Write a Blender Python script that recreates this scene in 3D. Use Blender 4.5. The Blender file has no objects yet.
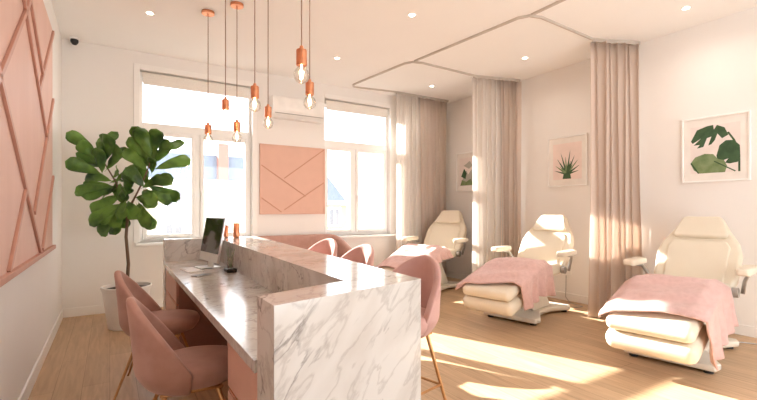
import bpy, bmesh, math, random
from mathutils import Vector, Matrix, noise
S = bpy.context.scene
COL = S.collection
R = math.radians
random.seed(7)

# ------------------------------------------------ camera, world, sun, exposure
cam_d = bpy.data.cameras.new('camera')
cam = bpy.data.objects.new('camera', cam_d); COL.objects.link(cam)
cam.location = (0, 0, 1.3); cam.rotation_euler = (R(90), 0, R(-32.3))
cam_d.sensor_width = 36; cam_d.lens = 36*425/757; cam_d.shift_y = 10/757; cam_d.clip_start = .02
S.camera = cam
W = bpy.data.worlds.new('sky'); S.world = W; W.use_nodes = True
bg = W.node_tree.nodes['Background']; bg.inputs[0].default_value = (.95, .975, 1, 1); bg.inputs[1].default_value = 2.15
sd = bpy.data.lights.new('sun', 'SUN'); sd.energy = 12; sd.angle = R(.6); sd.color = (1, .96, .89)
sun = bpy.data.objects.new('sun', sd); COL.objects.link(sun)
sun.rotation_euler = Vector((.40, -1, -.50)).to_track_quat('-Z', 'Y').to_euler()
S.view_settings.view_transform = 'Standard'; S.view_settings.look = 'None'
S.view_settings.gamma = 1; S.view_settings.use_curve_mapping = False
S.view_settings.exposure = 1.36
try:
    S.cycles.max_bounces = 10; S.cycles.diffuse_bounces = 6; S.cycles.transparent_max_bounces = 16
    S.cycles.sample_clamp_indirect = 6; S.cycles.caustics_reflective = False; S.cycles.caustics_refractive = False
    S.cycles.use_denoising = True
except Exception: pass

# ------------------------------------------------ materials
def mat(name, col, rough=.5, metal=0, col2=None, scale=8, bump=0, bscale=60, sheen=0, spec=.5, emit=None, estr=0, detail=4, stretch=None, trans=None):
    m = bpy.data.materials.new(name); m.use_nodes = True
    nt = m.node_tree; N = nt.nodes; L = nt.links; b = N['Principled BSDF']
    b.inputs['Base Color'].default_value = (*col, 1); b.inputs['Roughness'].default_value = rough
    b.inputs['Metallic'].default_value = metal; b.inputs['Specular IOR Level'].default_value = spec
    if sheen: b.inputs['Sheen Weight'].default_value = sheen; b.inputs['Sheen Tint'].default_value = (1, .85, .8, 1); b.inputs['Sheen Roughness'].default_value = .4
    tc = N.new('ShaderNodeTexCoord'); mp = N.new('ShaderNodeMapping'); L.new(tc.outputs['Object'], mp.inputs[0])
    if stretch: mp.inputs['Scale'].default_value = stretch
    c2 = col2 if col2 else tuple(c*.94 for c in col)
    n = N.new('ShaderNodeTexNoise'); n.inputs['Scale'].default_value = scale; n.inputs['Detail'].default_value = detail
    L.new(mp.outputs[0], n.inputs['Vector'])
    r = N.new('ShaderNodeValToRGB'); r.color_ramp.elements[0].color = (*c2, 1); r.color_ramp.elements[1].color = (*col, 1)
    r.color_ramp.elements[0].position = .35; r.color_ramp.elements[1].position = .62
    L.new(n.outputs['Fac'], r.inputs[0]); L.new(r.outputs[0], b.inputs['Base Color'])
    if bump:
        n2 = N.new('ShaderNodeTexNoise'); n2.inputs['Scale'].default_value = bscale; n2.inputs['Detail'].default_value = 3
        L.new(mp.outputs[0], n2.inputs['Vector'])
        bp = N.new('ShaderNodeBump'); bp.inputs['Strength'].default_value = bump; bp.inputs['Distance'].default_value = .01
        L.new(n2.outputs['Fac'], bp.inputs['Height']); L.new(bp.outputs[0], b.inputs['Normal'])
    if emit: b.inputs['Emission Color'].default_value = (*emit, 1); b.inputs['Emission Strength'].default_value = estr
    if trans:     # translucent cloth: (translucent share, see-through share)
        out = N['Material Output']; t = N.new('ShaderNodeBsdfTranslucent'); L.new(r.outputs[0], t.inputs[0])
        mx = N.new('ShaderNodeMixShader'); mx.inputs[0].default_value = trans[0]
        L.new(b.outputs[0], mx.inputs[1]); L.new(t.outputs[0], mx.inputs[2])
        tr = N.new('ShaderNodeBsdfTransparent'); m2 = N.new('ShaderNodeMixShader'); m2.inputs[0].default_value = trans[1]
        L.new(mx.outputs[0], m2.inputs[1]); L.new(tr.outputs[0], m2.inputs[2]); L.new(m2.outputs[0], out.inputs[0])
    return m

def glass_mat(name, fac=.08, tint=(1, 1, 1)):
    m = bpy.data.materials.new(name); m.use_nodes = True
    nt = m.node_tree; N = nt.nodes; L = nt.links; out = N['Material Output']; N.remove(N['Principled BSDF'])
    t = N.new('ShaderNodeBsdfTransparent'); t.inputs[0].default_value = (*tint, 1)
    g = N.new('ShaderNodeBsdfGlossy'); g.inputs['Roughness'].default_value = .02
    lw = N.new('ShaderNodeLayerWeight'); lw.inputs[0].default_value = .25
    mu = N.new('ShaderNodeMath'); mu.operation = 'MULTIPLY_ADD'; mu.inputs[1].default_value = .5; mu.inputs[2].default_value = fac*.3
    L.new(lw.outputs['Fresnel'], mu.inputs[0])
    mx = N.new('ShaderNodeMixShader'); L.new(mu.outputs[0], mx.inputs[0]); L.new(t.outputs[0], mx.inputs[1]); L.new(g.outputs[0], mx.inputs[2])
    L.new(mx.outputs[0], out.inputs[0]); return m

def marble_mat():
    m = bpy.data.materials.new('marble'); m.use_nodes = True
    nt = m.node_tree; N = nt.nodes; L = nt.links; b = N['Principled BSDF']
    tc = N.new('ShaderNodeTexCoord'); mp = N.new('ShaderNodeMapping'); L.new(tc.outputs['Object'], mp.inputs[0])
    mp.inputs['Rotation'].default_value = (0, 0, R(-31))
    mq = N.new('ShaderNodeMapping'); mq.inputs['Rotation'].default_value = (0, R(42), 0); L.new(mp.outputs[0], mq.inputs[0])
    mp = N.new('ShaderNodeMapping'); mp.inputs['Scale'].default_value = (.42, 1.5, 1.5); L.new(mq.outputs[0], mp.inputs[0])
    def n(scale, det, dist=0):
        q = N.new('ShaderNodeTexNoise'); q.inputs['Scale'].default_value = scale; q.inputs['Detail'].default_value = det
        q.inputs['Distortion'].default_value = dist; L.new(mp.outputs[0], q.inputs['Vector']); return q
    def ramp(src, pts):
        r = N.new('ShaderNodeValToRGB'); cr = r.color_ramp
        cr.elements[0].position, cr.elements[0].color = pts[0][0], (*pts[0][1], 1)
        cr.elements[1].position, cr.elements[1].color = pts[-1][0], (*pts[-1][1], 1)
        for p, c in pts[1:-1]:
            e = cr.elements.new(p); e.color = (*c, 1)
        L.new(src, r.inputs[0]); return r
    base = ramp(n(3.0, 8, .25).outputs['Fac'], [(.3, (.46, .43, .40)), (.45, (.58, .55, .515)), (.62, (.66, .64, .61))])
    w = (1, 1, 1)
    v1 = ramp(n(3.6, 10, .45).outputs['Fac'], [(.475, w), (.50, (.44, .42, .42)), (.512, w)])
    v2 = ramp(n(7.5, 8, .3).outputs['Fac'], [(.46, w), (.50, (.62, .59, .58)), (.54, w)])
    mk = ramp(n(3.4, 4, 0).outputs['Fac'], [(.46, (0, 0, 0)), (.60, w)])
    mx1 = N.new('ShaderNodeMix'); mx1.data_type = 'RGBA'; mx1.blend_type = 'MULTIPLY'
    L.new(mk.outputs[0], mx1.inputs[0]); L.new(base.outputs[0], mx1.inputs[6]); L.new(v1.outputs[0], mx1.inputs[7])
    mx2 = N.new('ShaderNodeMix'); mx2.data_type = 'RGBA'; mx2.blend_type = 'MULTIPLY'; mx2.inputs[0].default_value = .5
    L.new(mx1.outputs[2], mx2.inputs[6]); L.new(v2.outputs[0], mx2.inputs[7])
    L.new(mx2.outputs[2], b.inputs['Base Color']); b.inputs['Roughness'].default_value = .13
    b.inputs['Specular IOR Level'].default_value = .6
    return m

def floor_mat():
    m = bpy.data.materials.new('oak_floor'); m.use_nodes = True
    nt = m.node_tree; N = nt.nodes; L = nt.links; b = N['Principled BSDF']
    tc = N.new('ShaderNodeTexCoord'); mp = N.new('ShaderNodeMapping'); mp.inputs['Rotation'].default_value = (0, 0, R(90))
    L.new(tc.outputs['Object'], mp.inputs[0])
    br = N.new('ShaderNodeTexBrick'); L.new(mp.outputs[0], br.inputs['Vector'])
    br.inputs['Color1'].default_value = (.62, .43, .265, 1); br.inputs['Color2'].default_value = (.54, .37, .225, 1)
    br.inputs['Mortar'].default_value = (.36, .23, .13, 1); br.inputs['Scale'].default_value = 1
    br.inputs['Brick Width'].default_value = 1.9; br.inputs['Row Height'].default_value = .17; br.inputs['Mortar Size'].default_value = .0018
    br.offset = .37
    mg = N.new('ShaderNodeMapping'); mg.inputs['Scale'].default_value = (14, 1.1, 1); L.new(tc.outputs['Object'], mg.inputs[0])
    g = N.new('ShaderNodeTexNoise'); g.inputs['Scale'].default_value = 2.2; g.inputs['Detail'].default_value = 7; g.inputs['Distortion'].default_value = .6
    L.new(mg.outputs[0], g.inputs['Vector'])
    r = N.new('ShaderNodeValToRGB'); r.color_ramp.elements[0].position = .3; r.color_ramp.elements[0].color = (.80, .77, .74, 1)
    r.color_ramp.elements[1].position = .7; r.color_ramp.elements[1].color = (1.05, 1.04, 1.03, 1); L.new(g.outputs['Fac'], r.inputs[0])
    mx = N.new('ShaderNodeMix'); mx.data_type = 'RGBA'; mx.blend_type = 'MULTIPLY'; mx.inputs[0].default_value = 1
    L.new(br.outputs['Color'], mx.inputs[6]); L.new(r.outputs[0], mx.inputs[7]); L.new(mx.outputs[2], b.inputs['Base Color'])
    b.inputs['Roughness'].default_value = .42; b.inputs['Specular IOR Level'].default_value = .35
    bp = N.new('ShaderNodeBump'); bp.inputs['Strength'].default_value = .15; bp.inputs['Distance'].default_value = .003
    L.new(br.outputs['Fac'], bp.inputs['Height']); bp.invert = True; L.new(bp.outputs[0], b.inputs['Normal'])
    return m

M = dict(
    wall=mat('wall_paint', (.875, .85, .82), .85, col2=(.865, .84, .81), scale=2, bump=.03, bscale=200),
    ceil=mat('ceiling_paint', (.94, .925, .90), .9, col2=(.93, .915, .89), scale=2),
    white=mat('white_lacquer', (.93, .92, .90), .35, col2=(.92, .91, .89)),
    trimw=mat('white_trim', (.91, .89, .86), .5, col2=(.90, .88, .85)),
    blind=mat('blind_cloth', (.88, .84, .78), .9, scale=60, bump=.1, bscale=300),
    pink=mat('pink_panel', (.74, .50, .42), .6, col2=(.71, .47, .39), scale=6, stretch=(1, 1, .2)),
    pinkd=mat('pink_batten', (.60, .33, .25), .5, col2=(.56, .30, .225)),
    pinkc=mat('salmon_batten', (.60, .31, .21), .5),
    pinkb=mat('salmon_panel', (.74, .47, .37), .6, col2=(.72, .455, .355), scale=6),
    velvet=mat('pink_velvet', (.54, .325, .27), .8, col2=(.46, .265, .215), scale=7, sheen=.5, bump=.08, bscale=150, spec=.2),
    velvetl=mat('dusty_velvet', (.60, .36, .32), .8, col2=(.52, .30, .265), scale=7, sheen=.5, bump=.08, bscale=150, spec=.2),
    brass=mat('brushed_brass', (.62, .36, .17), .28, 1, col2=(.55, .31, .14), scale=30),
    copper=mat('copper', (.80, .36, .20), .3, 1, col2=(.72, .31, .17), scale=30),
    cable=mat('cloth_cable', (.34, .22, .17), .8, scale=200),
    drawer=mat('pink_lacquer', (.64, .37, .29), .45, col2=(.61, .35, .27)),
    carc=mat('dark_pink_lacquer', (.36, .18, .13), .6),
    marble=marble_mat(), oak=floor_mat(), glass=glass_mat('window_glass'), bulb=glass_mat('bulb_glass', .25, (1, .97, .93)),
    fil=mat('filament', (1, .7, .4), .5, emit=(1, .62, .3), estr=30),
    lamp=mat('lamp_disc', (1, .9, .8), .5, emit=(1, .86, .68), estr=9),
    leather=mat('cream_leather', (.74, .66, .53), .42, col2=(.72, .64, .51), scale=5, bump=.05, bscale=90),
    cbase=mat('cream_plastic', (.78, .72, .62), .38),
    grey=mat('grey_metal', (.42, .40, .38), .35, .8),
    black=mat('black_plastic', (.02, .02, .02), .5),
    towel=mat('pink_towel', (.73, .48, .44), .95, col2=(.66, .42, .38), scale=25, sheen=.6, bump=.6, bscale=220, spec=.1),
    cur=mat('taupe_curtain', (.87, .775, .70), .9, col2=(.84, .745, .67), scale=60, stretch=(1, 1, .05), trans=(.45, .05)),
    sheer=mat('sheer_curtain', (.94, .90, .86), .9, col2=(.92, .88, .84), scale=60, stretch=(1, 1, .05), trans=(.55, .34)),
    track=mat('track_metal', (.58, .52, .46), .5),
    leaf=mat('fig_leaf', (.17, .34, .055), .38, col2=(.03, .09, .015), scale=4.5, trans=(.22, 0)),
    bark=mat('bark', (.17, .105, .065), .85, scale=30, bump=.4, bscale=80),
    soil=mat('soil', (.03, .02, .014), .95, scale=60, bump=.8),
    pot=mat('matt_white_pot', (.85, .82, .78), .55),
    silver=mat('aluminium', (.72, .70, .68), .3, .9),
    screen=mat('dark_screen', (.035, .028, .026), .06, spec=.9),
    paper=mat('paper', (.88, .87, .86), .7),
    mat_=mat('picture_mount', (.86, .82, .77), .8),
    pbg=mat('print_background', (.84, .76, .72), .8), pbg2=mat('blush_background', (.88, .74, .69), .8),
    pg1=mat('printed_green', (.055, .115, .05), .8, col2=(.035, .08, .035), scale=14),
    pg2=mat('printed_pale_green', (.23, .30, .15), .8, col2=(.15, .22, .09), scale=14),
    pg3=mat('printed_grey', (.45, .44, .38), .8),
    ac=mat('air_conditioner_plastic', (.91, .89, .86), .4),
    fac=mat('facade_plaster', (.40, .34, .26), .9, scale=.6), fac2=mat('ochre_plaster', (.38, .31, .22), .9, scale=.6),
    roof=mat('slate_roof', (.16, .19, .24), .7, col2=(.13, .16, .21)), chim=mat('brick_chimney', (.32, .15, .12), .9),
    wdark=mat('outside_window', (.16, .16, .17), .2), street=mat('street', (.25, .24, .22), .9),
)

# ------------------------------------------------ mesh helpers
class MB:
    def __init__(s): s.v = []; s.f = []
    def add(s, vs, fs, mx=None):
        k = len(s.v)
        for p in vs:
            p = Vector(p)
            if mx is not None: p = mx @ p
            s.v.append(tuple(p))
        s.f += [tuple(i+k for i in q) for q in fs]; return s
    def box(s, x0, x1, y0, y1, z0, z1, mx=None):
        vs = [(x, y, z) for x in (x0, x1) for y in (y0, y1) for z in (z0, z1)]
        return s.add(vs, [(0, 1, 3, 2), (4, 6, 7, 5), (0, 4, 5, 1), (2, 3, 7, 6), (0, 2, 6, 4), (1, 5, 7, 3)], mx)
    def prism(s, poly, z0, z1, mx=None):
        n = len(poly)
        vs = [(x, y, z0) for x, y in poly]+[(x, y, z1) for x, y in poly]
        fs = [tuple(reversed(range(n))), tuple(range(n, 2*n))]+[(i, (i+1) % n, n+(i+1) % n, n+i) for i in range(n)]
        return s.add(vs, fs, mx)
    def tube(s, p0, p1, r0, r1=None, n=12, cap=True):
        return s.sweep([p0, p1], [r0, r0 if r1 is None else r1], n)
    def sweep(s, pts, rad, n=10, closed=False):
        pts = [Vector(p) for p in pts]
        if not hasattr(rad, '__len__'): rad = [rad]*len(pts)
        rings = []; up = None; m = len(pts)
        for i, p in enumerate(pts):
            a = pts[i-1] if (i > 0 or closed) else p; b = pts[(i+1) % m] if (i < m-1 or closed) else p
            t = (b-a).normalized()
            if up is None:
                up = Vector((0, 0, 1)) if abs(t.z) < .9 else Vector((1, 0, 0))
            u = (up-t*up.dot(t)).normalized(); w = t.cross(u); up = u
            rings.append([p+(u*math.cos(q)+w*math.sin(q))*rad[i] for q in [2*math.pi*j/n for j in range(n)]])
        vs = [q for r in rings for q in r]; fs = []
        for i in range(m if closed else m-1):
            i2 = (i+1) % m
            for j in range(n):
                fs.append((i*n+j, i*n+(j+1) % n, i2*n+(j+1) % n, i2*n+j))
        if not closed: fs += [tuple(reversed(range(n))), tuple(range((m-1)*n, m*n))]
        return s.add(vs, fs)
    def lathe(s, prof, c=(0, 0), n=28, mx=None):
        vs = []; fs = []; m = len(prof)
        for r, z in prof:
            for j in range(n):
                q = 2*math.pi*j/n; vs.append((c[0]+r*math.cos(q), c[1]+r*math.sin(q), z))
        for i in range(m-1):
            for j in range(n): fs.append((i*n+j, i*n+(j+1) % n, (i+1)*n+(j+1) % n, (i+1)*n+j))
        fs += [tuple(reversed(range(n))), tuple(range((m-1)*n, m*n))]
        return s.add(vs, fs, mx)
    def grid(s, fn, nu, nv):
        vs = [fn(i/nu, j/nv) for i in range(nu+1) for j in range(nv+1)]
        fs = [(i*(nv+1)+j, (i+1)*(nv+1)+j, (i+1)*(nv+1)+j+1, i*(nv+1)+j+1) for i in range(nu) for j in range(nv)]
        return s.add(vs, fs)
    def build(s, name, m, parent=None, smooth=False, bevel=0, seg=2, solid=0, sub=0, offset=0, label=None):
        me = bpy.data.meshes.new(name); me.from_pydata(s.v, [], s.f)
        bm = bmesh.new(); bm.from_mesh(me); bmesh.ops.recalc_face_normals(bm, faces=bm.faces); bm.to_mesh(me); bm.free()
        me.materials.append(M[m] if isinstance(m, str) else m)
        o = bpy.data.objects.new(name, me); COL.objects.link(o)
        if parent is not None: o.parent = parent
        if solid:
            q = o.modifiers.new('solid', 'SOLIDIFY'); q.thickness = solid; q.offset = offset
        if bevel:
            q = o.modifiers.new('bevel', 'BEVEL'); q.width = bevel; q.segments = seg; q.limit_method = 'ANGLE'; q.angle_limit = R(40)
        if sub:
            q = o.modifiers.new('sub', 'SUBSURF'); q.levels = sub; q.render_levels = sub
        if smooth or bevel or sub:
            for p in me.polygons: p.use_smooth = True
            if bevel and not smooth:
                q = o.modifiers.new('wn', 'WEIGHTED_NORMAL'); q.keep_sharp = False
        if label: o['label'] = label
        return o

def tag(o, label=None, cat=None, group=None, kind=None):
    if label: o['label'] = label
    if cat: o['category'] = cat
    if group: o['group'] = group
    if kind: o['kind'] = kind
    return o
def thing(name, label, cat, loc=(0, 0, 0), rz=0, group=None):
    o = bpy.data.objects.new(name, None); COL.objects.link(o); o.empty_display_size = .1
    o.location = loc; o.rotation_euler = (0, 0, R(rz)); return tag(o, label, cat, group)
def struct(o): o['kind'] = 'structure'; return o
def copy_tree(o, parent=None):
    c = o.copy(); COL.objects.link(c)
    if parent is not None: c.parent = parent
    for ch in list(o.children): copy_tree(ch, c)
    return c
def rot_y(a, at): return Matrix.Translation(at) @ Matrix.Rotation(a, 4, 'Y') @ Matrix.Translation(-Vector(at))

# ------------------------------------------------ room shell
XL, XR, YB, H = -.49, 5.56, 6.37, 3.37
YF = -1.6
struct(MB().box(XL-.25, XR+.25, YF, YB+.3, -.12, 0).build('floor', 'oak'))
struct(MB().box(XL-.25, XR+.25, YF, YB+.3, H, H+.15).build('ceiling', 'ceil'))
struct(MB().box(XL-.25, XL, YF, YB+.3, 0, H).build('wall_left', 'wall'))
struct(MB().box(XR, XR+.25, YF, YB+.3, 0, H).build('wall_right', 'wall'))
WIN = [(.33, 1.80, .93, 1.17), (2.98, 4.27, 3.48, 3.68)]
Z0, Z1 = .87, 3.14
w = MB(); w.box(XL, 1.4, YF, YF+.2, 0, H).box(4.4, XR, YF, YF+.2, 0, H).box(1.4, 4.4, YF, YF+.2, 2.7, H); struct(w.build('wall_front_added', 'wall'))  # added wall behind the camera, out of view; its gap shapes the daylight
w = MB(); y0, y1 = YB, YB+.3
w.box(XL, WIN[0][0], y0, y1, 0, H); w.box(WIN[0][1], WIN[1][0], y0, y1, 0, H); w.box(WIN[1][1], XR, y0, y1, 0, H)
for a in WIN: w.box(a[0], a[1], y0, y1, 0, Z0); w.box(a[0], a[1], y0, y1, Z1, H)
struct(w.build('wall_back', 'wall'))
bh = .11
struct(MB().box(XL, XR, YB-.016, YB, 0, bh).build('baseboard_back', 'trimw', bevel=.004))
struct(MB().box(XL, XL+.016, YF, YB-.016, 0, bh).build('baseboard_left', 'trimw', bevel=.004))
struct(MB().box(XR-.016, XR, YF, YB-.016, 0, bh).build('baseboard_right', 'trimw', bevel=.004))
for i, (x0, x1, m0, m1) in enumerate(WIN):
    t = bpy.data.objects.new('window_%d' % (i+1), None); COL.objects.link(t); struct(t); t.location = (x0, YB+.09, Z0)
    wd = x1-x0; hh = Z1-Z0; ml, mr = m0-x0, m1-x0
    fr = MB(); e = .04; ya, yb = 0, .07
    fr.box(0, e, ya, yb, 0, hh); fr.box(wd-e, wd, ya, yb, 0, hh); fr.box(e, wd-e, ya, yb, 0, .05); fr.box(e, wd-e, ya, yb, hh-.12, hh)
    fr.box(e, wd-e, ya, yb, 1.49, 1.60); mc = (ml+mr)/2; fr.box(mc-.03, mc+.03, ya, yb, .05, 1.49)
    fr.build('window_frame', 'white', t, bevel=.006)
    for a, b in ((e, mc-.032), (mc+.032, wd-e)):
        sa = MB(); q = .05; c0, c1 = .052, 1.488
        sa.box(a, a+q, -.02, .05, c0, c1); sa.box(b-q, b, -.02, .05, c0, c1); sa.box(a+q, b-q, -.02, .05, c0, c0+q); sa.box(a+q, b-q, -.02, .05, c1-q, c1)
        so = sa.build('sash', 'white', t, bevel=.006)
        MB().box(a+q, b-q, .015, .025, c0+q, c1-q).build('pane', 'glass', so)
    MB().box(e, wd-e, .03, .04, 1.60, hh-.12).build('pane', 'glass', t)
    hd = MB(); hd.box(mc+.035, mc+.06, -.035, -.02, .62, .70); hd.box(mc+.04, mc+.055, -.06, -.035, .57, .68); hd.build('window_handle', 'white', t, bevel=.003)
    MB().box(-.05 if i == 0 else -.0, wd+.05, -.21, -.0, -.035, -.0).build('window_sill', 'white', t, bevel=.006)
    tr = MB()
    if i == 0: tr.box(-.07, 0, -.105, -.09, 0, hh+.07)
    tr.box(wd, wd+.07, -.105, -.09, 0, hh+.07); tr.box(0, wd, -.105, -.09, hh, hh+.07)
    tr.build('window_casing', 'trimw', t, bevel=.004)
    # roller blind drawn up under the head of the opening
    b = thing('roller_blind', ['rolled-up cream roller blind above the window by the potted fig tree', 'rolled-up cream roller blind above the window beside the corner curtain'][i], 'blind', (x0, YB+.045, Z1), 0, None)
    MB().tube((.03, 0, -.045), (wd-.03, 0, -.045), .032, n=16).build('roller', 'blind', b, smooth=False)
    MB().box(.04, wd-.04, -.034, -.031, -.17, -.045).build('blind_cloth', 'blind', b)
    MB().box(.04, wd-.04, -.040, -.026, -.185, -.165).build('bottom_bar', 'trimw', b, bevel=.003)

# ------------------------------------------------ outside
g = struct(MB().box(-40, 60, 7.5, 60, -7.2, -7).build('ground', 'street'))
def building(label, x0, x1, y0, y1, ze, wm, cols, rows, roofpts, chims=()):
    t = thing('building', label, 'building', ((x0+x1)/2, y0, -7)); ox, oy = (x0+x1)/2, y0
    MB().box(x0-ox, x1-ox, 0, y1-y0, 0, ze+7).build('wall', wm, t)
    MB().box(x0-ox-.1, x1-ox+.1, -.18, 0, ze+6.8, ze+7.0).build('cornice', 'trimw', t)
    r = MB(); n = len(roofpts)
    r.add([(x-ox, 0 if k == 0 else y, z+7) for k in (0, 1) for x, y, z in [(p[0], (y1-y0), p[1]) for p in roofpts]],
          [tuple(range(n)), tuple(range(2*n-1, n-1, -1))]+[(i, (i+1) % n, n+(i+1) % n, n+i) for i in range(n)])
    r.build('roof', 'roof', t)
    for (x, z0, z1) in chims: MB().box(x-ox-.19, x-ox+.19, -.35, .3, z0+7, z1+7).build('chimney', 'chim', t)
    for cx in cols:
        for cz in rows:
            f = MB(); a, b_ = .26, .38
            f.box(cx-ox-a-.1, cx-ox+a+.1, -.06, 0, cz+7-b_-.1, cz+7-b_); f.box(cx-ox-a-.1, cx-ox+a+.1, -.06, 0, cz+7+b_, cz+7+b_+.12)
            f.box(cx-ox-a-.1, cx-ox-a, -.06, 0, cz+7-b_, cz+7+b_); f.box(cx-ox+a, cx-ox+a+.1, -.06, 0, cz+7-b_, cz+7+b_)
            f.box(cx-ox-.04, cx-ox+.04, -.05, 0, cz+7-b_, cz+7+b_)
            fo = f.build('window', 'trimw', t)
            MB().box(cx-ox-a, cx-ox+a, -.03, -.005, cz+7-b_, cz+7+b_).build('pane', 'wdark', fo)
    return t
building('pale yellow building with slate roof and pink chimney outside the window behind the fig tree',
         -3, 7.2, 18, 26, 2.5, 'fac', [-1.4, .4, 2.08, 3.9, 5.7], [1.72, .42, -1.2], [(-3, 2.5), (7.2, 2.5), (7.2, 3.5), (-3, 3.5)], [(3.84, 2.5, 3.95)])
building('ochre building with pitched slate gable outside the window nearest the room corner',
         7.4, 10.1, 19, 26, 1.75, 'fac2', [8.2, 9.4], [.95, -.6], [(7.4, 1.75), (10.1, 1.75), (8.5, 3.6), (7.4, 3.6)])

# ------------------------------------------------ left wall panel
pz0, pz1, py0, py1 = .93, 3.04, .6, 5.15
t = thing('wall_panel', 'large pink panel with raised slanting battens on the left wall', 'wall panel', (XL, py0, pz0))
MB().box(0, .022, 0, py1-py0, 0, pz1-pz0).build('board', 'pink', t, bevel=.003)
st = MB()
MB().box(.022, .05, 0, py1-py0, 0, .035).build('bottom_rail', 'pinkd', t, bevel=.003)
def batten(a, b, wd=.036, d0=.022, d1=.040, m='pinkd', par=None, org=(0, 0)):
    a = Vector((0, a[0]-org[0], a[1]-org[1])); b = Vector((0, b[0]-org[0], b[1]-org[1]))
    d = (b-a); n = Vector((0, -d.z, d.y)).normalized()*wd/2
    q = [a-n, b-n, b+n, a+n]
    vs = [(d0, p.y, p.z) for p in q]+[(d1, p.y, p.z) for p in q]
    return MB().add(vs, [(3, 2, 1, 0), (4, 5, 6, 7), (0, 1, 5, 4), (1, 2, 6, 5), (2, 3, 7, 6), (3, 0, 4, 7)])
lines = [((2.84, 3.02), (4.67, 1.916)), ((2.96, 2.108), (3.706, 2.718)), ((1.5, .98), (2.96, 2.108)), ((5.13, 2.36), (3.916, 1.278)), ((3.2, 3.02), (4.396, 2.397)), ((5.13, 3.01), (4.154, 2.21)),
         ((1.2, 3.01), (3.555, 1.436)), ((3.555, 1.436), (4.258, .96)), ((3.555, 1.436), (3.0, .96)), ((5.13, 1.62), (4.35, .98)), ((2.2, 1.5), (1.6, 3.0)), ((.7, 1.3), (1.7, 2.7))]
for a, b in lines: batten(a, b, org=(py0, pz0)).build('batten', 'pinkd', t, bevel=.003)

# salmon panel on the window wall
px0, px1, qz0, qz1 = 1.93, 2.895, 1.235, 2.30
px0, px1 = 1.905, 2.975
t = thing('wall_panel', 'square salmon pink panel with crossing battens between the two windows', 'wall panel', (px0, YB, qz0))
MB().box(0, px1-px0, -.022, 0, 0, qz1-qz0).build('board', 'pinkb', t, bevel=.003)
f = MB(); L_, T_ = px1-px0, qz1-qz0; e = .02
f.box(0, e, -.032, -.022, 0, T_); f.box(L_-e, L_, -.032, -.022, 0, T_); f.box(e, L_-e, -.032, -.022, 0, e); f.box(e, L_-e, -.032, -.022, T_-e, T_)
f.build('border_strip', 'pinkb', t, bevel=.003)
for a, b in [((2.955, 2.28), (2.285, 1.791)), ((1.925, 1.98), (2.639, 1.518)), ((2.285, 1.302), (2.955, 1.745)), ((1.925, 1.488), (2.24, 1.27))]:
    mb = batten((a[0]-px0, a[1]-qz0), (b[0]-px0, b[1]-qz0), .016, .022, .030)
    mb.v = [(p[1], -p[0], p[2]) for p in mb.v]; mb.build('batten', 'pinkc', t, bevel=.002)

# air conditioner, camera, outlet
t = thing('air_conditioner', 'white wall-mounted air conditioner above the salmon panel', 'air conditioner', (2.05, YB, 2.70))
pr = [(0, 0), (-.12, .0), (-.19, .06), (-.205, .15), (-.205, .29), (-.18, .32), (0, .32)]
mb = MB(); n = len(pr)
mb.add([(x, y, z) for x in (0, .84) for y, z in pr], [tuple(range(n)), tuple(range(2*n-1, n-1, -1))]+[(i, (i+1) % n, n+(i+1) % n, n+i) for i in range(n)])
mb.build('casing', 'ac', t, bevel=.01)
MB().box(.03, .81, -.20, -.196, .052, .062, Matrix.Identity(4)).build('seam', 'grey', t)
MB().box(.05, .79, -.180, -.10, -.008, .004).build('air_flap', 'ac', t, bevel=.003)
t = thing('security_camera', 'small black dome security camera in the ceiling corner above the fig tree', 'security camera', (-.36, 6.28, H))
MB().lathe([(.04, -.02), (.05, -.018), (.05, 0)], n=24).build('mount', 'white', t, smooth=False)
MB().lathe([(.001, -.085), (.02, -.08), (.036, -.06), (.042, -.04), (.04, -.02)], n=24).build('dome', 'black', t, smooth=True)
t = thing('wall_socket', 'white double wall socket low on the right wall behind the middle treatment chair', 'socket', (XR, 3.72, .41))
MB().box(-.012, 0, -.075, .075, -.04, .04).build('cover_plate', 'white', t, bevel=.004)
for s in (-1, 1): MB().lathe([(.024, 0), (.024, .004), (.018, .0045), (.018, .002)], n=20, mx=Matrix.Translation((-.012, s*.036, 0)) @ Matrix.Rotation(R(-90), 4, 'Y')).build('socket_ring', 'trimw', t)

# ------------------------------------------------ ceiling lights
proto = None
for (x, y), lb in [((.357, 5.058), 'round recessed ceiling light nearest the fig tree, left of the pendant canopies'),
                 ((2.711, 3.623), 'round recessed ceiling light left of the curtain track bend, nearest the image centre'),
                 ((2.615, 5.194), 'round recessed ceiling light in front of the window wall above the salmon panel'),
                 ((4.546, 5.52), 'round recessed ceiling light in the bay of the farthest treatment chair'),
                 ((4.779, 3.826), 'round recessed ceiling light in the bay of the middle treatment chair'),
                 ((4.991, 1.997), 'round recessed ceiling light above the nearest treatment chair')]:
    if proto is None:
        t = thing('ceiling_light', '', 'ceiling light')
        MB().lathe([(.030, -.002), (.046, -.006), (.048, 0)], n=28).build('trim_ring', 'white', t)
        MB().lathe([(.029, -.004), (.029, -.001)], n=24).build('light_disc', 'lamp', t)
        ld = bpy.data.lights.new('downlight', 'SPOT'); ld.energy = 7; ld.color = (1, .90, .80); ld.spot_size = R(160); ld.spot_blend = 1; ld.shadow_soft_size = .05
        lo = bpy.data.objects.new('lamp_light', ld); COL.objects.link(lo); lo.parent = t; lo.location = (0, 0, -.03)
        proto = t
    else: t = copy_tree(proto)
    t.location = (x, y, H-.0005); t['label'] = lb; t['group'] = 'recessed ceiling lights'

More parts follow.
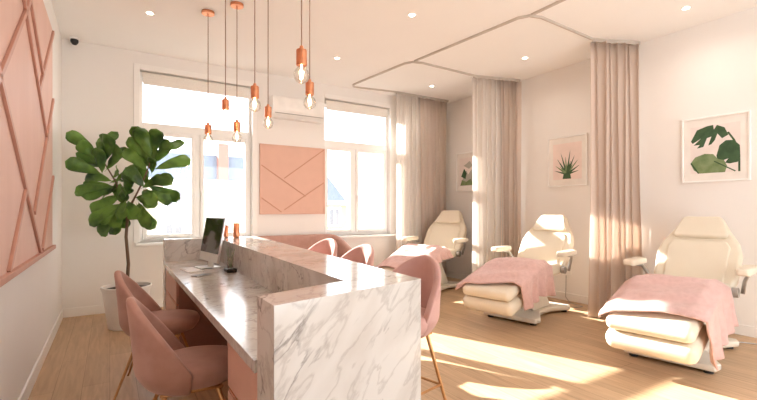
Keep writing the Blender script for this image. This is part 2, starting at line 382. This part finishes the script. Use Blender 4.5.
# ------------------------------------------------ curtain track
t = thing('curtain_track', 'thin grey curtain track branching across the ceiling', 'curtain track', (3.6, 4, H))
def rail(pts, w=.022):
    mb = MB(); P = [Vector((a-3.6, b-4, 0)) for a, b in pts]
    vs = []
    for i, p in enumerate(P):
        a = P[max(i-1, 0)]; b = P[min(i+1, len(P)-1)]; d = (b-a).normalized(); n = Vector((-d.y, d.x, 0))*w/2
        vs += [p-n+Vector((0, 0, -.024)), p+n+Vector((0, 0, -.024)), p+n, p-n]
    fs = [(3, 2, 1, 0)]; m = len(P)
    for i in range(m-1):
        for j in range(4): fs.append((i*4+j, i*4+(j+1) % 4, i*4+4+(j+1) % 4, i*4+4+j))
    fs.append(tuple(range(4*m-4, 4*m))); mb.add(vs, fs); mb.build('rail', 'track', t, smooth=False)
def arc(c, r, a0, a1, n=6): return [(c[0]+r*math.cos(R(a0+(a1-a0)*i/n)), c[1]+r*math.sin(R(a0+(a1-a0)*i/n))) for i in range(n+1)]
rail([(5.40, 6.08), (4.2, 6.10)]+arc((3.50, 6.10), .12, 84, 180)+[(3.50, 4.85)])
rail([(3.50, 4.85), (3.56, 4.74), (3.70, 4.70), (4.72, 4.72), (5.5, 4.50)])
rail([(3.56, 4.70), (3.70, 3.05)])
rail([(3.70, 3.05), (3.76, 2.95), (3.90, 2.91), (4.90, 2.95), (5.5, 2.70)])
rail([(3.76, 2.93), (3.72, 1.0)])

# ------------------------------------------------ curtains
def curtain(x0, x1, y, folds, amp, zt, label, m='cur', spread=0, sheer=None, y1=None, z0=.015, seed=0):
    t = thing('curtain', label, 'curtain', ((x0+x1)/2, y, 0)); cx = (x0+x1)/2; x0f = sheer[0] if sheer else x0; ye = y if y1 is None else y1
    def cl(a, b, nf, mm, nm, yo=0, seed=0):
        ph = seed*1.7
        def fn(u, v):
            z = z0+(zt-z0)*v
            k = u*nf*2*math.pi+ph+.35*math.sin(3*u*6+seed)
            am = amp*(1-.45*v)*(.75+.35*math.sin(u*17+seed))
            xx = a+(b-a)*u; xx = cx+(xx-cx)*(1+spread*(1-v)**2)
            yy = y+yo+(0 if y1 is None else (y1-y)*((a+(b-a)*u)-x0f)/(x1-x0f))
            return (xx-cx+.25*amp*math.sin(2*k+1)*(1-.3*v), yy-y+am*math.sin(k)+.012*math.sin(k*.37+4*v), z)
        o = MB().grid(fn, nf*14, 16).build(nm, mm, t, smooth=True, solid=.004)
        return o
    if sheer: cl(sheer[0], sheer[1], sheer[2], 'sheer', 'sheer_panel', sheer[3], seed+3)
    cl(x0, x1, folds, m, 'drape', 0, seed)
    MB().prism([(x0f-cx-.01, -.012), (x1-cx+.01, ye-y-.012), (x1-cx+.01, ye-y+.012), (x0f-cx-.01, .012)], zt-.001, H-.024).build('heading_tape', 'track', t)
    return t
curtain(4.70, 5.36, 6.08, 8, .075, 3.325, 'taupe curtain with a sheer panel hanging in the room corner beside the window', sheer=(4.22, 4.74, 6, 0), seed=1)
curtain(5.12, 5.48, 4.72, 5, .09, 3.325, 'taupe curtain with a sheer white panel between the farthest and middle treatment chairs', y1=4.50, sheer=(4.72, 5.18, 6, 0), seed=2)
curtain(4.93, 5.48, 2.95, 7, .09, 3.325, 'full-length beige curtain between the middle and nearest treatment chairs', y1=2.70, spread=.12, seed=5)

# ------------------------------------------------ pictures on the right wall
def pic(yc, zc, label, kind, wd=.62, ht=.72):
    t = thing('framed_print', label, 'picture', (XR, yc, zc))
    w2, h2 = wd/2, ht/2; e = .018
    f = MB(); f.box(-.028, 0, -w2, -w2+e, -h2, h2); f.box(-.028, 0, w2-e, w2, -h2, h2); f.box(-.028, 0, -w2+e, w2-e, -h2, -h2+e); f.box(-.028, 0, -w2+e, w2-e, h2-e, h2)
    f.build('frame', 'white', t, bevel=.003)
    MB().box(-.014, -.001, -w2+e, w2-e, -h2+e, h2-e).build('mount', 'mat_', t)
    a, b = w2-.085, h2-.10
    MB().box(-.016, -.014, -a, a, -b, b).build('print_sheet', 'pbg2' if kind == 'aloe' else 'pbg', t)
    # local picture plane: s to the right as seen from the room (-y), u up
    def flat(poly, m, lay=0, nm='printed_leaf'):
        x = -.0162-.0004*lay
        MB().add([(x, -p[0]*a, p[1]*b) for p in poly], [tuple(range(len(poly)))]).build(nm, m, t)
    if kind == 'aloe':
        k = 0
        for ang, ln, wd_ in [(-75, .95, .10), (-58, 1.0, .12), (-38, 1.15, .13), (-20, 1.3, .14), (-6, 1.0, .15), (10, 1.35, .14), (28, 1.15, .14), (45, 1.1, .13), (62, 1.0, .12), (78, .85, .10), (-48, .7, .11), (20, .8, .12), (36, .7, .1)]:
            d = Vector((math.sin(R(ang)), math.cos(R(ang)))); n = Vector((d.y, -d.x)); o = Vector((0, -.72)); q = []
            for i in range(9):
                s = i/8; q.append(o+d*ln*s*1.0+n*wd_*(1-s)**.8*(1 if i else .6)*.6)
            for i in range(8, -1, -1):
                s = i/8; q.append(o+d*ln*s-n*wd_*(1-s)**.8*(1 if i else .6)*.6)
            q = [(max(-.97, min(.97, p.x)), max(-.97, min(.97, p.y))) for p in q]
            flat(q, ['pg1', 'pg2', 'pg1'][k % 3], k*.3); k += 1
        flat([(-.3, -.97), (.3, -.97), (.22, -.66), (-.22, -.66)], 'pg1', 5)
    elif kind == 'monstera':
        flat([(-.98, .40), (-.72, .86), (-.30, .98), (-.05, 1.0), (-.02, .80), (.10, .98), (.40, .84), (.55, .52), (.30, .40), (.12, .62), (.02, .36), (-.12, .20), (-.25, .16), (-.12, .52), (-.30, .48), (-.45, .12), (-.72, .08), (-.60, .22), (-.86, .22), (-.56, .48), (-.90, .30)], 'pg1', 1)
        flat([(.08, -.30), (.20, .12), (.45, .30), (.75, .28), (.98, .05), (1.0, -.45), (.90, -.62), (.60, -.66), (.42, -.62), (.55, -.45), (.30, -.52), (.12, -.48)], 'pg1', 1.5)
        flat([(-1.0, -.55), (-.80, -.30), (-.40, -.18), (-.05, -.22), (.15, -.45), (.38, -.50), (.50, -.75), (.42, -1.0), (-.62, -1.0), (-.85, -.85)], 'pg2', 2)
        flat([(.50, .62), (.57, .64), (.80, .30), (.96, -.1), (1.0, -.5), (1.0, -1), (.92, -1), (.92, -.4), (.86, -.05), (.72, .28)], 'pg1', 3, 'printed_stem')
        flat([(-.95, -.52), (-.62, -1.0), (-.68, -1.0), (-.99, -.58)], 'pg1', 3, 'printed_stem')
        flat([(.0, -.50), (.84, -.97), (.80, -1.0), (-.02, -.54)], 'pg1', 3.2, 'printed_stem')
    else:
        flat([(-.9, -.95), (-.5, -.3), (-.2, .1), (.0, -.2), (.4, .15), (.85, -.95)], 'pg3', 1)
        flat([(-.8, -.3), (-.45, .25), (-.15, -.1), (-.3, -.5)], 'pg1', 2)
        flat([(-.9, -.95), (-.7, -.55), (-.2, -.7), (.3, -.5), (.6, -.95)], 'pg2', 3)
        flat([(-.5, .45), (.2, .75), (.5, .4), (.1, .2)], 'pg3', 2)
    return t
pic(1.95, 1.965, 'white-framed print of large split monstera leaves above the nearest treatment chair', 'monstera')
pic(3.71, 2.0, 'white-framed print of a spiky aloe on blush pink above the middle treatment chair', 'aloe')
pic(5.70, 2.0, 'white-framed grey-green print half hidden behind the sheer curtain', 'misc')

# ------------------------------------------------ reception counter
AF, A, B, I = (.435, 1.30), (.435, 1.48), (1.146, 1.467), (.84, 1.60)
FO, FL, FI, FJ = (1.42, 4.95), (.47, 4.95), (.97, 4.78), (.47, 4.78)
ox, oy = .9, 3.1
loc = lambda P: [(x-ox, y-oy) for x, y in P]
BZ, DZ = 1.0, .775
t = thing('reception_desk', 'veined marble reception desk with raised bar and pink drawers under the pendants', 'desk', (ox, oy, 0))
MB().prism(loc([AF, B, I, A]), 0, BZ).build('front_panel', 'marble', t)
MB().prism(loc([I, B, FO, FI]), 0, BZ).build('bar_wall', 'marble', t)
MB().prism(loc([FI, FO, FL, FJ]), 0, BZ).build('end_panel', 'marble', t)
e = .001
MB().prism(loc([(.425, 1.481), (.84-e, 1.601), (.97-e, 4.779), (.455, 4.779)]), DZ-.045, DZ).build('desktop', 'marble', t, bevel=.003)
MB().prism(loc([(.80, 1.60), (.838, 1.602), (.966, 4.775), (.93, 4.775)]), .0, DZ-.046).build('back_panel', 'drawer', t)
for (ya, yb, xs) in ((1.50, 1.99, .45), (3.95, 4.77, .475)):
    MB().box(xs+.02-ox, .795-ox if ya < 2 else .89-ox, ya-oy, yb-oy, .05, DZ-.047).build('cabinet', 'carc', t, bevel=.003)
    MB().box(xs+.05-ox, .79-ox, ya+.02-oy, yb-.02-oy, 0, .05).build('plinth', 'carc', t)
    nd = 3; hz = (DZ-.047-.06)/nd
    for k in range(nd):
        d = MB().box(xs-ox, xs+.02-ox, ya+.004-oy, yb-.004-oy, .06+k*hz+.004, .06+(k+1)*hz-.018).build('drawer', 'drawer', t, bevel=.003)
        MB().box(xs+.004-ox, xs+.019-ox, ya+.01-oy, yb-.01-oy, .06+(k+1)*hz-.018, .06+(k+1)*hz-.008).build('pull_groove', 'copper', d)

# desk top things
t = thing('computer_monitor', 'slim silver computer monitor with a dark screen on the marble desk', 'monitor', (.755, 4.12, DZ+.0008), 8)
T = Matrix.Translation((0, 0, 0)) @ Matrix.Rotation(R(10), 4, 'Y')
MB().box(-.010, .010, -.24, .24, .055, .46, T).build('housing', 'silver', t, bevel=.006)
MB().box(-.013, -.0105, -.232, .232, .135, .452, T).build('screen', 'screen', t)
mb = MB(); mb.box(.018, .03, -.07, .07, .006, .25, Matrix.Rotation(R(12), 4, 'Y')); mb.build('stand', 'silver', t, bevel=.004)
MB().prism([(-.09, -.10), (.09, -.10), (.09, .10), (-.09, .10)], 0, .008).build('foot', 'silver', t, bevel=.003)
t = thing('keyboard', 'thin white keyboard lying on the marble desk before the monitor', 'keyboard', (.60, 3.98, DZ+.0008), 8)
MB().box(-.06, .06, -.15, .15, 0, .008).build('case', 'white', t, bevel=.003)
MB().box(-.05, .05, -.14, .14, .008, .012).build('keys', 'paper', t, bevel=.001)
t = thing('mobile_phone', 'black mobile phone with pale edge lying flat beside the keyboard', 'phone', (.62, 3.62, DZ+.0008), -60)
MB().box(-.036, .036, -.074, .074, 0, .007).build('body', 'silver', t, bevel=.002)
MB().box(-.034, .034, -.072, .072, .007, .0085).build('screen', 'black', t)
t = thing('desk_organiser', 'small dark desk tray with glass jar of twigs behind the monitor', 'desk organiser', (.865, 3.72, DZ+.001), 0)
MB().prism([(-.04, -.06), (.04, -.06), (.04, .06), (-.04, .06)], 0, .03).build('tray', 'black', t, bevel=.006)
MB().lathe([(.024, .031), (.026, .10), (.028, .13), (.026, .13), (.024, .10), (.022, .035)], n=20).build('jar', 'bulb', t, smooth=True)
tw = MB()
for k in range(7):
    a = k*.9; tw.sweep([(.008*math.cos(a), .008*math.sin(a), .04), (.02*math.cos(a), .02*math.sin(a), .13), (.035*math.cos(a), .05*math.sin(a), .19+.01*(k % 3))], [.0018, .0015, .001], 5)
tw.build('twigs', 'leaf', t)
for (x, y, r, hh, lb) in [(1.16, 4.72, .032, .155, 'taller copper tumbler vase standing at the far end of the marble bar'), (1.07, 4.80, .022, .13, 'slimmer copper tumbler vase behind the monitor at the bar end')]:
    t = MB().lathe([(r*.85, 0), (r, .01), (r, hh), (r*.92, hh), (r*.9, .012)], n=28).build('tumbler_vase', 'copper', smooth=False); t.location = (x, y, BZ)
    for p in t.data.polygons: p.use_smooth = len(p.vertices) == 4
    tag(t, lb, 'vase')

# ------------------------------------------------ pink shell chairs
def shell(zs, ht, w=.245, lean=.045, drop=.11, nr=.27, pw=.9, am=94, ck=.97):
    def fn(u, v):
        a = (u*2-1)*R(am)                       # angle around the back
        top = ht*(max(0.0, math.cos(a*ck))**pw)+.015
        z = -drop+(top+drop)*v
        zz = z
        r = w*(.62+.38*min(1, (z+drop)/drop)**.6) if z < 0 else w*(1+.04*z/ht)
        nar = 1-nr*max(0, (z/ht))**2.4            # egg shape: narrower near the top
        x = -r*math.cos(a)*(1-.08*max(0, z)/ht)-lean*max(0, z/ht)**1.3-.0
        y = r*math.sin(a)*nar
        return (x, y, zs+zz)
    return fn
def shell_chair(name, zs, ht, label, mt, cat, stool=False):
    t = thing(name, label, cat)
    MB().grid(shell(zs, ht, nr=.12, pw=.62, w=.235, am=98, ck=.92) if stool else shell(zs, ht), 28, 14).build('backrest', mt, t, smooth=True, solid=.042, offset=-1, sub=1)
    prof = [(.001, -.095), (.13, -.095), (.195, -.07), (.222, -.03), (.228, .0), (.214, .028), (.16, .038), (.001, .040)]
    mb = MB(); mb.lathe(prof, n=32); mb.v = [((x*1.10+.045), y*.99, z+zs) for x, y, z in mb.v]
    mb.build('seat', mt, t, smooth=True)
    zb = zs-.09
    spl = .245 if not stool else .225
    for sx in (-1, 1):
        for sy in (-1, 1):
            MB().tube((sx*.12+.02, sy*.12, zb), (sx*spl+.01, sy*spl, 0), .013 if not stool else .012, .007 if not stool else .009, n=12).build('leg', 'brass', t, smooth=False)
    fr = MB(); q = .14
    for a, b in (((-q+.02, -q), (q+.02, -q)), ((q+.02, -q), (q+.02, q)), ((q+.02, q), (-q+.02, q)), ((-q+.02, q), (-q+.02, -q))):
        fr.tube((*a, zb-.005), (*b, zb-.005), .009, n=8)
    fr.build('seat_frame', 'brass', t)
    if stool:
        z = .24; k = (zb-z)/zb; c = .12+(spl-.12)*k
        fr = MB(); P = [(-c+.015, -c), (c+.015, -c), (c+.015, c), (-c+.015, c)]
        for i in range(4): fr.tube((*P[i], z), (*P[(i+1) % 4], z), .008, n=8)
        fr.build('footrest', 'brass', t)
    return t
c0 = shell_chair('desk_chair', .475, .37, 'pink velvet shell chair at the desk, nearer the camera', 'velvet', 'chair')
c0.location = (.345, 2.47, 0); c0.rotation_euler.z = R(-4); c0['group'] = 'pink chairs at the desk'
c1 = copy_tree(c0); c1.location = (.30, 3.58, 0); c1.rotation_euler.z = R(-12); c1['label'] = 'pink velvet shell chair at the desk, farther one by the fig tree'
s0 = shell_chair('bar_stool', .65, .34, 'pink velvet bar stool at the bar corner nearest the camera', 'velvetl', 'stool', True)
s0['group'] = 'bar stools along the counter'
for i, (x, y, rz, lb) in enumerate([(1.50, 2.12, 193, None), (1.62, 3.10, 190, 'pink velvet bar stool in the middle of the row behind the marble bar'), (1.70, 3.92, 200, 'pink velvet bar stool farthest along the bar, in front of the pink sofa')]):
    s = s0 if i == 0 else copy_tree(s0)
    s.location = (x, y, 0); s.rotation_euler.z = R(rz)
    if lb: s['label'] = lb

# ------------------------------------------------ sofa under the salmon panel
t = thing('sofa', 'low pink velvet sofa with a rounded back against the window wall', 'sofa', (2.42, 5.88, 0))
def sofa_back(u, v):
    # follows the back and wraps round both ends
    s = (u*2-1); hw, dp, rr = .76, .36, .22
    Ls = [dp*1.6, math.pi/2*rr, 2*(hw-rr), math.pi/2*rr, dp*1.6]; tot = sum(Ls); q = u*tot
    if q < Ls[0]: x, y, e = -hw, -dp+q-(.0), q/Ls[0]*.6
    elif q < Ls[0]+Ls[1]: a = (q-Ls[0])/rr; x, y, e = -hw+rr-rr*math.cos(a), -dp+Ls[0]+rr*math.sin(a), .6+.4*a/(math.pi/2)
    elif q < sum(Ls[:3]): x, y, e = -hw+rr+(q-Ls[0]-Ls[1]), -dp+Ls[0]+rr, 1
    elif q < sum(Ls[:4]): a = (q-sum(Ls[:3]))/rr; x, y, e = hw-rr+rr*math.sin(a), -dp+Ls[0]+rr*math.cos(a), 1-.4*a/(math.pi/2)
    else: a = q-sum(Ls[:4]); x, y, e = hw, -dp+Ls[0]-a, .6-a/Ls[4]*.6
    top = .56+.36*math.sin(min(1, e)*math.pi/2)
    return (x, y-.02, .16+(top-.16)*v)
MB().grid(sofa_back, 60, 8).build('backrest', 'velvet', t, smooth=True, solid=.11, offset=-1, bevel=.0, sub=1)
MB().box(-.64, .64, -.42, .30, .17, .40).build('base', 'velvet', t, bevel=.05, seg=4)
MB().box(-.63, .63, -.44, .28, .402, .50).build('seat_cushion', 'velvet', t, bevel=.045, seg=4)
for sx in (-1, 1):
    for sy in (-1, 1): MB().tube((sx*.55, sy*.25-.06, .172), (sx*.57, sy*.27-.06, 0), .018, .011).build('leg', 'brass', t)

# ------------------------------------------------ pendants
def pendant(x, y, zs, label):
    t = thing('pendant_lamp', label, 'pendant lamp', (x, y, H), 0, 'copper pendants over the desk')
    z = zs-H
    MB().lathe([(.062, -.028), (.064, -.024), (.064, 0)], n=32).build('ceiling_rose', 'copper', t, bevel=.003)
    MB().lathe([(.006, -.045), (.009, -.028)], n=12).build('cable_grip', 'copper', t)
    MB().tube((0, 0, -.04), (0, 0, z+.10), .0042, n=8).build('cable', 'cable', t)
    MB().lathe([(.006, z+.125), (.012, z+.118), (.014, z+.103), (.031, z+.098), (.033, z+.092), (.033, z+.004), (.031, z)], n=28).build('socket', 'copper', t, bevel=.0015)
    pr = [(.016, z-.0005), (.019, z-.006), (.032, z-.018), (.043, z-.034), (.049, z-.056), (.046, z-.078), (.036, z-.095), (.018, z-.106), (.001, z-.108)]
    b = MB().lathe(pr, n=28).build('bulb', 'bulb', t, smooth=True)
    f = MB(); pts = []
    for k in range(25):
        a = k*math.pi/2.0; pts.append((.013*math.cos(a), .013*math.sin(a), z-.032-(.045 if k % 2 else 0)-.001*k*.3))
    f.sweep(pts, .0013, 5); f.tube((0, 0, z), (0, 0, z-.045), .004, n=8); f.build('filament', 'fil', b)
def un(u, D):
    th = R(32.3); L = (u-378.5)/425*D
    return D*math.sin(th)+L*math.cos(th), D*math.cos(th)-L*math.sin(th)
for x, y, zs, lb in [(.867, 4.70, 2.09, 'copper pendant with its round ceiling rose, leftmost of the row'),
                 (.92, 4.15, 2.24, 'copper pendant hanging higher between two lower ones before the window'),
                 (1.08, 4.37, 2.085, 'copper pendant third from the left, lower bulb before the window'),
                 (1.00, 3.47, 2.21, 'copper pendant fourth from the left, glowing bulb at the window edge'),
                 (1.27, 3.97, 2.18, 'copper pendant with low bulb beside the air conditioner'),
                 (1.00, 2.47, 2.19, 'largest, nearest copper pendant with clear globe bulb'),
                 (1.31, 3.07, 2.19, 'rightmost copper pendant, just below and behind the nearest one')]:
    pendant(x, y, zs, lb)

# ------------------------------------------------ fiddle-leaf fig
t = thing('fiddle_leaf_fig', 'tall potted fiddle-leaf fig tree with big glossy leaves in the left corner', 'plant', (.16, 5.50, 0), -32.3)
MB().lathe([(.17, 0), (.18, .01), (.232, .40), (.248, .44), (.248, .462), (.234, .462), (.226, .40)], n=40).build('pot', 'pot', t, bevel=.004)
MB().lathe([(.01, .40), (.224, .40), (.224, .425), (.12, .435), (.01, .44)], n=32).build('soil', 'soil', t)
K = .00363
pt = lambda X, Y, d=0: Vector(((X-205)*K*.94, d, 2.306-K*Y))
tr = MB()
tr.sweep([(0, 0, .42), (.012, .01, .7), (-.008, .0, 1.0), pt(207, 300), pt(195, 262)], [.020, .017, .016, .015, .012], 10)
tr.sweep([pt(205, 290), pt(180, 240, .02), pt(160, 190, .05), pt(130, 130, .0), pt(120, 105)], [.013, .011, .009, .007, .005], 8)
tr.sweep([pt(205, 285), pt(240, 235, -.04), pt(265, 195, -.06), pt(282, 140, -.02), pt(283, 100)], [.013, .010, .009, .006, .004], 8)
tr.build('trunk', 'bark', t, smooth=True)
lv = MB()
LV = [((35, 48), (108, 98), .5), ((165, 40), (122, 125), .85), ((112, 50), (122, 118), .6), ((35, 130), (135, 150), .55), ((45, 105), (130, 140), .45), ((65, 172), (160, 190), .45), ((42, 232), (160, 205), .6),
      ((195, 90), (135, 150), .8), ((240, 140), (160, 195), .55), ((100, 242), (175, 215), .6), ((103, 282), (185, 235), .8), ((122, 350), (185, 270), .7), ((185, 328), (195, 262), .8),
      ((238, 30), (283, 108), .45), ((310, 36), (280, 118), .85), ((380, 70), (288, 122), .5), ((382, 118), (285, 155), .55), ((222, 90), (275, 150), .5), ((350, 182), (262, 195), .65), ((355, 240), (265, 200), .5),
      ((322, 262), (255, 212), .55), ((306, 325), (240, 250), .5), ((262, 302), (215, 252), .8), ((232, 178), (195, 232), .8), ((300, 268), (250, 222), .7), ((252, 150), (265, 205), .6), ((225, 302), (200, 240), .7), ((150, 318), (190, 262), .7),
      ((215, 215), (175, 250), .8), ((130, 200), (185, 230), .6), ((120, 95), (125, 150), .9), ((290, 90), (280, 160), .8), ((205, 250), (180, 190), .7), ((185, 150), (150, 180), .6), ((275, 240), (235, 240), .8), ((90, 80), (125, 125), .5)]
random.seed(11)
for q, (tp, bs, wr) in enumerate(list(LV)):
    if q % 4 == 0: continue
    LV.append(((205+(tp[0]-205)*.80+random.uniform(-26, 26), tp[1]+random.uniform(-8, 38)), (bs[0]+random.uniform(-10, 10), bs[1]+random.uniform(0, 22)), random.uniform(.5, .9)))
random.seed(3)
for k, (tp, bs, wr) in enumerate(LV):
    dep = random.uniform(-.2, .2)
    b = pt(bs[0], bs[1], random.uniform(-.03, .03)); tip = pt(tp[0], tp[1], dep)
    d = tip-b; ln = d.length*1.06; dn = d.normalized()
    side = dn.cross(Vector((0, -1, .35+random.uniform(-.5, .5)))).normalized()
    if wr > .7: side = dn.cross(Vector((random.uniform(-.3, .3), -1, .1))).normalized()
    nrm = side.cross(dn).normalized()
    if nrm.z < 0: nrm = -nrm
    wd = min(.108, max(.06, ln*.36))*(.72+.35*wr)
    ks = .12
    def fn(u, v, b=b, dn=dn, side=side, nrm=nrm, ln=ln, wd=wd, k=k):
        tt = max(0, (u-ks)/(1-ks)); w = (tt**.62)*max(0, 1-tt**4.5)**.5*(1-.22*math.sin(math.pi*tt)**2*(1-tt))*1.08
        s = v*2-1
        p = b+dn*ln*u+side*(wd*max(w, .012)*s)
        p += nrm*(.10*ln*math.sin(math.pi*u)+.22*wd*w*s*s+.012*w*math.sin(u*16+k+3*abs(s)))
        return tuple(p)
    lv.grid(fn, 14, 6)
lv.build('foliage', 'leaf', t, smooth=True, solid=.0015)

# ------------------------------------------------ treatment chairs
def cushion(name, x0, x1, hw, z0, z1, t, m='leather', mx=None, b=.045):
    return MB().box(x0, x1, -hw, hw, z0, z1, mx).build(name, m, t, bevel=b, seg=5)
def treatment_chair(label):
    t = thing('treatment_chair', label, 'treatment chair')
    hull = [(-.40, -.33), (-.30, -.345), (.02, -.19), (.30, -.19), (.56, -.33), (.64, -.30), (.64, .30), (.56, .33), (.30, .19), (.02, .19), (-.30, .345), (-.40, .33)]
    MB().prism(hull, .028, .085).build('base_plate', 'cbase', t, bevel=.018, seg=3)
    for x, y in ((-.33, -.27), (-.33, .27), (.57, -.25), (.57, .25)):
        MB().lathe([(.035, 0), (.035, .03)], (x, y), n=16).build('foot', 'black', t)
    mb = MB(); P = [(.46, .08), (-.02, .08), (-.08, .16), (-.16, .46), (.16, .46)]; n = len(P)
    mb.add([(x, y, z) for y in (-.13, .13) for x, z in P], [tuple(range(n)), tuple(range(2*n-1, n-1, -1))]+[(i, (i+1) % n, n+(i+1) % n, n+i) for i in range(n)])
    mb.build('column', 'cbase', t, bevel=.02, seg=3)
    MB().box(-.30, .36, -.20, .20, .455, .50).build('seat_frame', 'grey', t, bevel=.008)
    cushion('seat', -.33, .40, .30, .502, .64, t)
    a = R(-17); piv = (-.33, 0, .62); X = rot_y(a, piv)
    cushion('leg_rest', -.96, -.335, .30, .505, .625, t, mx=X, b=.055)
    # the foot pad sits under the leg rest
    cushion('foot_pad', -.98, -.52, .315, .340, .50, t, mx=X, b=.07)
    MB().box(-.50, -.335, -.15, .15, .46, .512, X).build('leg_rest_frame', 'grey', t, bevel=.006)
    # back
    B = Matrix.Translation((.36, 0, .575)) @ Matrix.Rotation(R(37), 4, 'Y')
    ol = [(-.30, .0), (-.335, .12), (-.345, .40), (-.315, .52), (-.235, .66), (-.17, .80), (-.13, .835), (.13, .835), (.17, .80), (.235, .66), (.315, .52), (.345, .40), (.335, .12), (.30, .0)]
    Z = Matrix(((0, 0, 1, 0), (1, 0, 0, 0), (0, 1, 0, 0), (0, 0, 0, 1)))        # prism (y,z) plane, thickness along x
    MB().prism(ol, 0, .095, B @ Z).build('backrest', 'leather', t, bevel=.035, seg=5)
    hr = [(-.235, .575), (-.17, .775), (-.145, .805), (.145, .805), (.17, .775), (.235, .575), (.20, .55), (-.20, .55)]
    MB().prism(hr, -.045, .01, B @ Z).build('head_cushion', 'leather', t, bevel=.028, seg=5)
    ip = [(-.24, .04), (-.255, .45), (-.22, .52), (.22, .52), (.255, .45), (.24, .04)]
    MB().prism(ip, -.018, .02, B @ Z).build('back_cushion', 'leather', t, bevel=.018, seg=4)
    MB().box(.10, .125, -.22, .22, .03, .55, B).build('back_plate', 'cbase', t, bevel=.008)
    for s in (-1, 1):
        MB().lathe([(.045, 0), (.045, .05)], n=20, mx=Matrix.Translation((.36, s*.305 if s > 0 else -.355, .56)) @ Matrix.Rotation(R(-90), 4, 'X')).build('hinge', 'grey', t, bevel=.004)
        mb = MB(); yb = s*.375
        mb.sweep([(.40, yb, .55), (.43, yb+s*.012, .66), (.38, yb+s*.045, .735), (.26, yb+s*.055, .748)], [.017, .017, .016, .014], 10)
        ar = mb.build('armrest', 'grey', t, smooth=True)
        pad = [(-.02, -.04), (.02, -.055), (.34, -.058), (.385, -.03), (.385, .03), (.34, .058), (.02, .055), (-.02, .04)]
        MB().prism([(x+.03, y+s*.43) for x, y in pad], .752, .815).build('arm_pad', 'leather', ar, bevel=.022, seg=4)
    return t
T0 = treatment_chair('cream leather treatment chair nearest the camera, under the monstera print')
T0.location = (4.33, 1.78, 0); T0.rotation_euler.z = R(9)
T1 = copy_tree(T0); T1['label'] = 'cream leather treatment chair in the middle, under the aloe print'; T1.location = (4.31, 3.46, 0); T1.rotation_euler.z = R(12)
T2 = copy_tree(T0); T2['label'] = 'cream leather treatment chair farthest away beside the corner curtain'; T2.location = (4.28, 5.28, 0); T2.rotation_euler.z = R(24)
for q in (T0, T1, T2): q['group'] = 'cream treatment chairs'
T2.scale = (1.05,)*3

# towels: cloth following the seat and leg rest, hanging over the near side
def towel(chair, label, xa0, xa1, xb0, xb1, hang, far, seed):
    def ztop(x):
        if x > -.33: return .643
        q = (-.33-x); return .643-.012-math.tan(R(17))*q*1.0+.006
    def fn(u, v):
        # v across: 0 = free edge hanging on the near side (-y) ... 1 = far edge
        hw = .305; tot = hang+2*hw+far; q = v*tot
        e = v
        x0 = xa0+(xb0-xa0)*e; x1 = xa1+(xb1-xa1)*e; x = x0+(x1-x0)*u
        n = noise.noise(Vector((x*5+seed, v*4, seed)))
        zt = ztop(x)+.026
        r = .045
        if q < hang:
            dpt = (hang-q); k = dpt/hang
            sw = .030*k*math.sin(x*34+seed+2*n)+.02*k
            y = -hw-.026-.012-sw; z = zt-.03-dpt*(.93+.10*math.sin(u*3.1+seed))
            x += .03*k*math.sin(u*9)
        elif q > hang+2*hw:
            dpt = q-hang-2*hw; k = dpt/far
            y = hw+.038+.012*k*math.sin(x*30+seed); z = zt-.03-dpt
        else:
            s = (q-hang)/(2*hw)*2-1; y = s*hw
            ed = max(0, abs(s)-.82)/.18
            y += math.copysign(.034*ed*ed, s); z = zt-.03*ed*ed+.022*(1-ed)*(n+.5)+.03*(1-ed)*math.exp(-((x+.22)/.16)**2)
            z += .010*math.sin(x*22+y*9+seed+3*n)*(1-ed)-.028*max(0, min(1, (-x-.74)/.16))**1.5
        return (x, y, z)
    o = MB().grid(fn, 40, 56).build('towel', 'towel', smooth=True, solid=.012, offset=1)
    o.location = chair.location; o.rotation_euler.z = chair.rotation_euler.z; o.scale = chair.scale
    tag(o, label, 'towel', 'pink towels on the treatment chairs'); return o
towel(T0, 'pink towel draped over the nearest treatment chair, hanging down its near side', -.72, .02, -.90, .02, .36, .035, 1)
towel(T1, 'pink towel draped over the middle treatment chair', -.68, -.02, -.93, .0, .34, .06, 4)
towel(T2, 'pink towel draped over the farthest treatment chair behind the stools', -.90, .0, -.93, .0, .12, .08, 8)

# power cords on the floor behind the chairs
for P, lb in [([(5.54, 3.72, .36), (5.50, 3.70, .06), (5.44, 3.60, .008), (5.35, 3.35, .006), (5.20, 3.38, .006), (5.12, 3.60, .006), (5.02, 3.66, .03)], 'thin pale power cord running from the wall socket to the middle treatment chair'),
              ([(5.50, .95, .006), (5.36, 1.2, .006), (5.34, 1.42, .006), (5.22, 1.62, .006), (5.02, 1.78, .03)], 'thin pale power cord on the floor behind the nearest treatment chair')]:
    o = MB().sweep(P, .005, 6).build('power_cord', 'grey', smooth=True); tag(o, lb, 'cord')
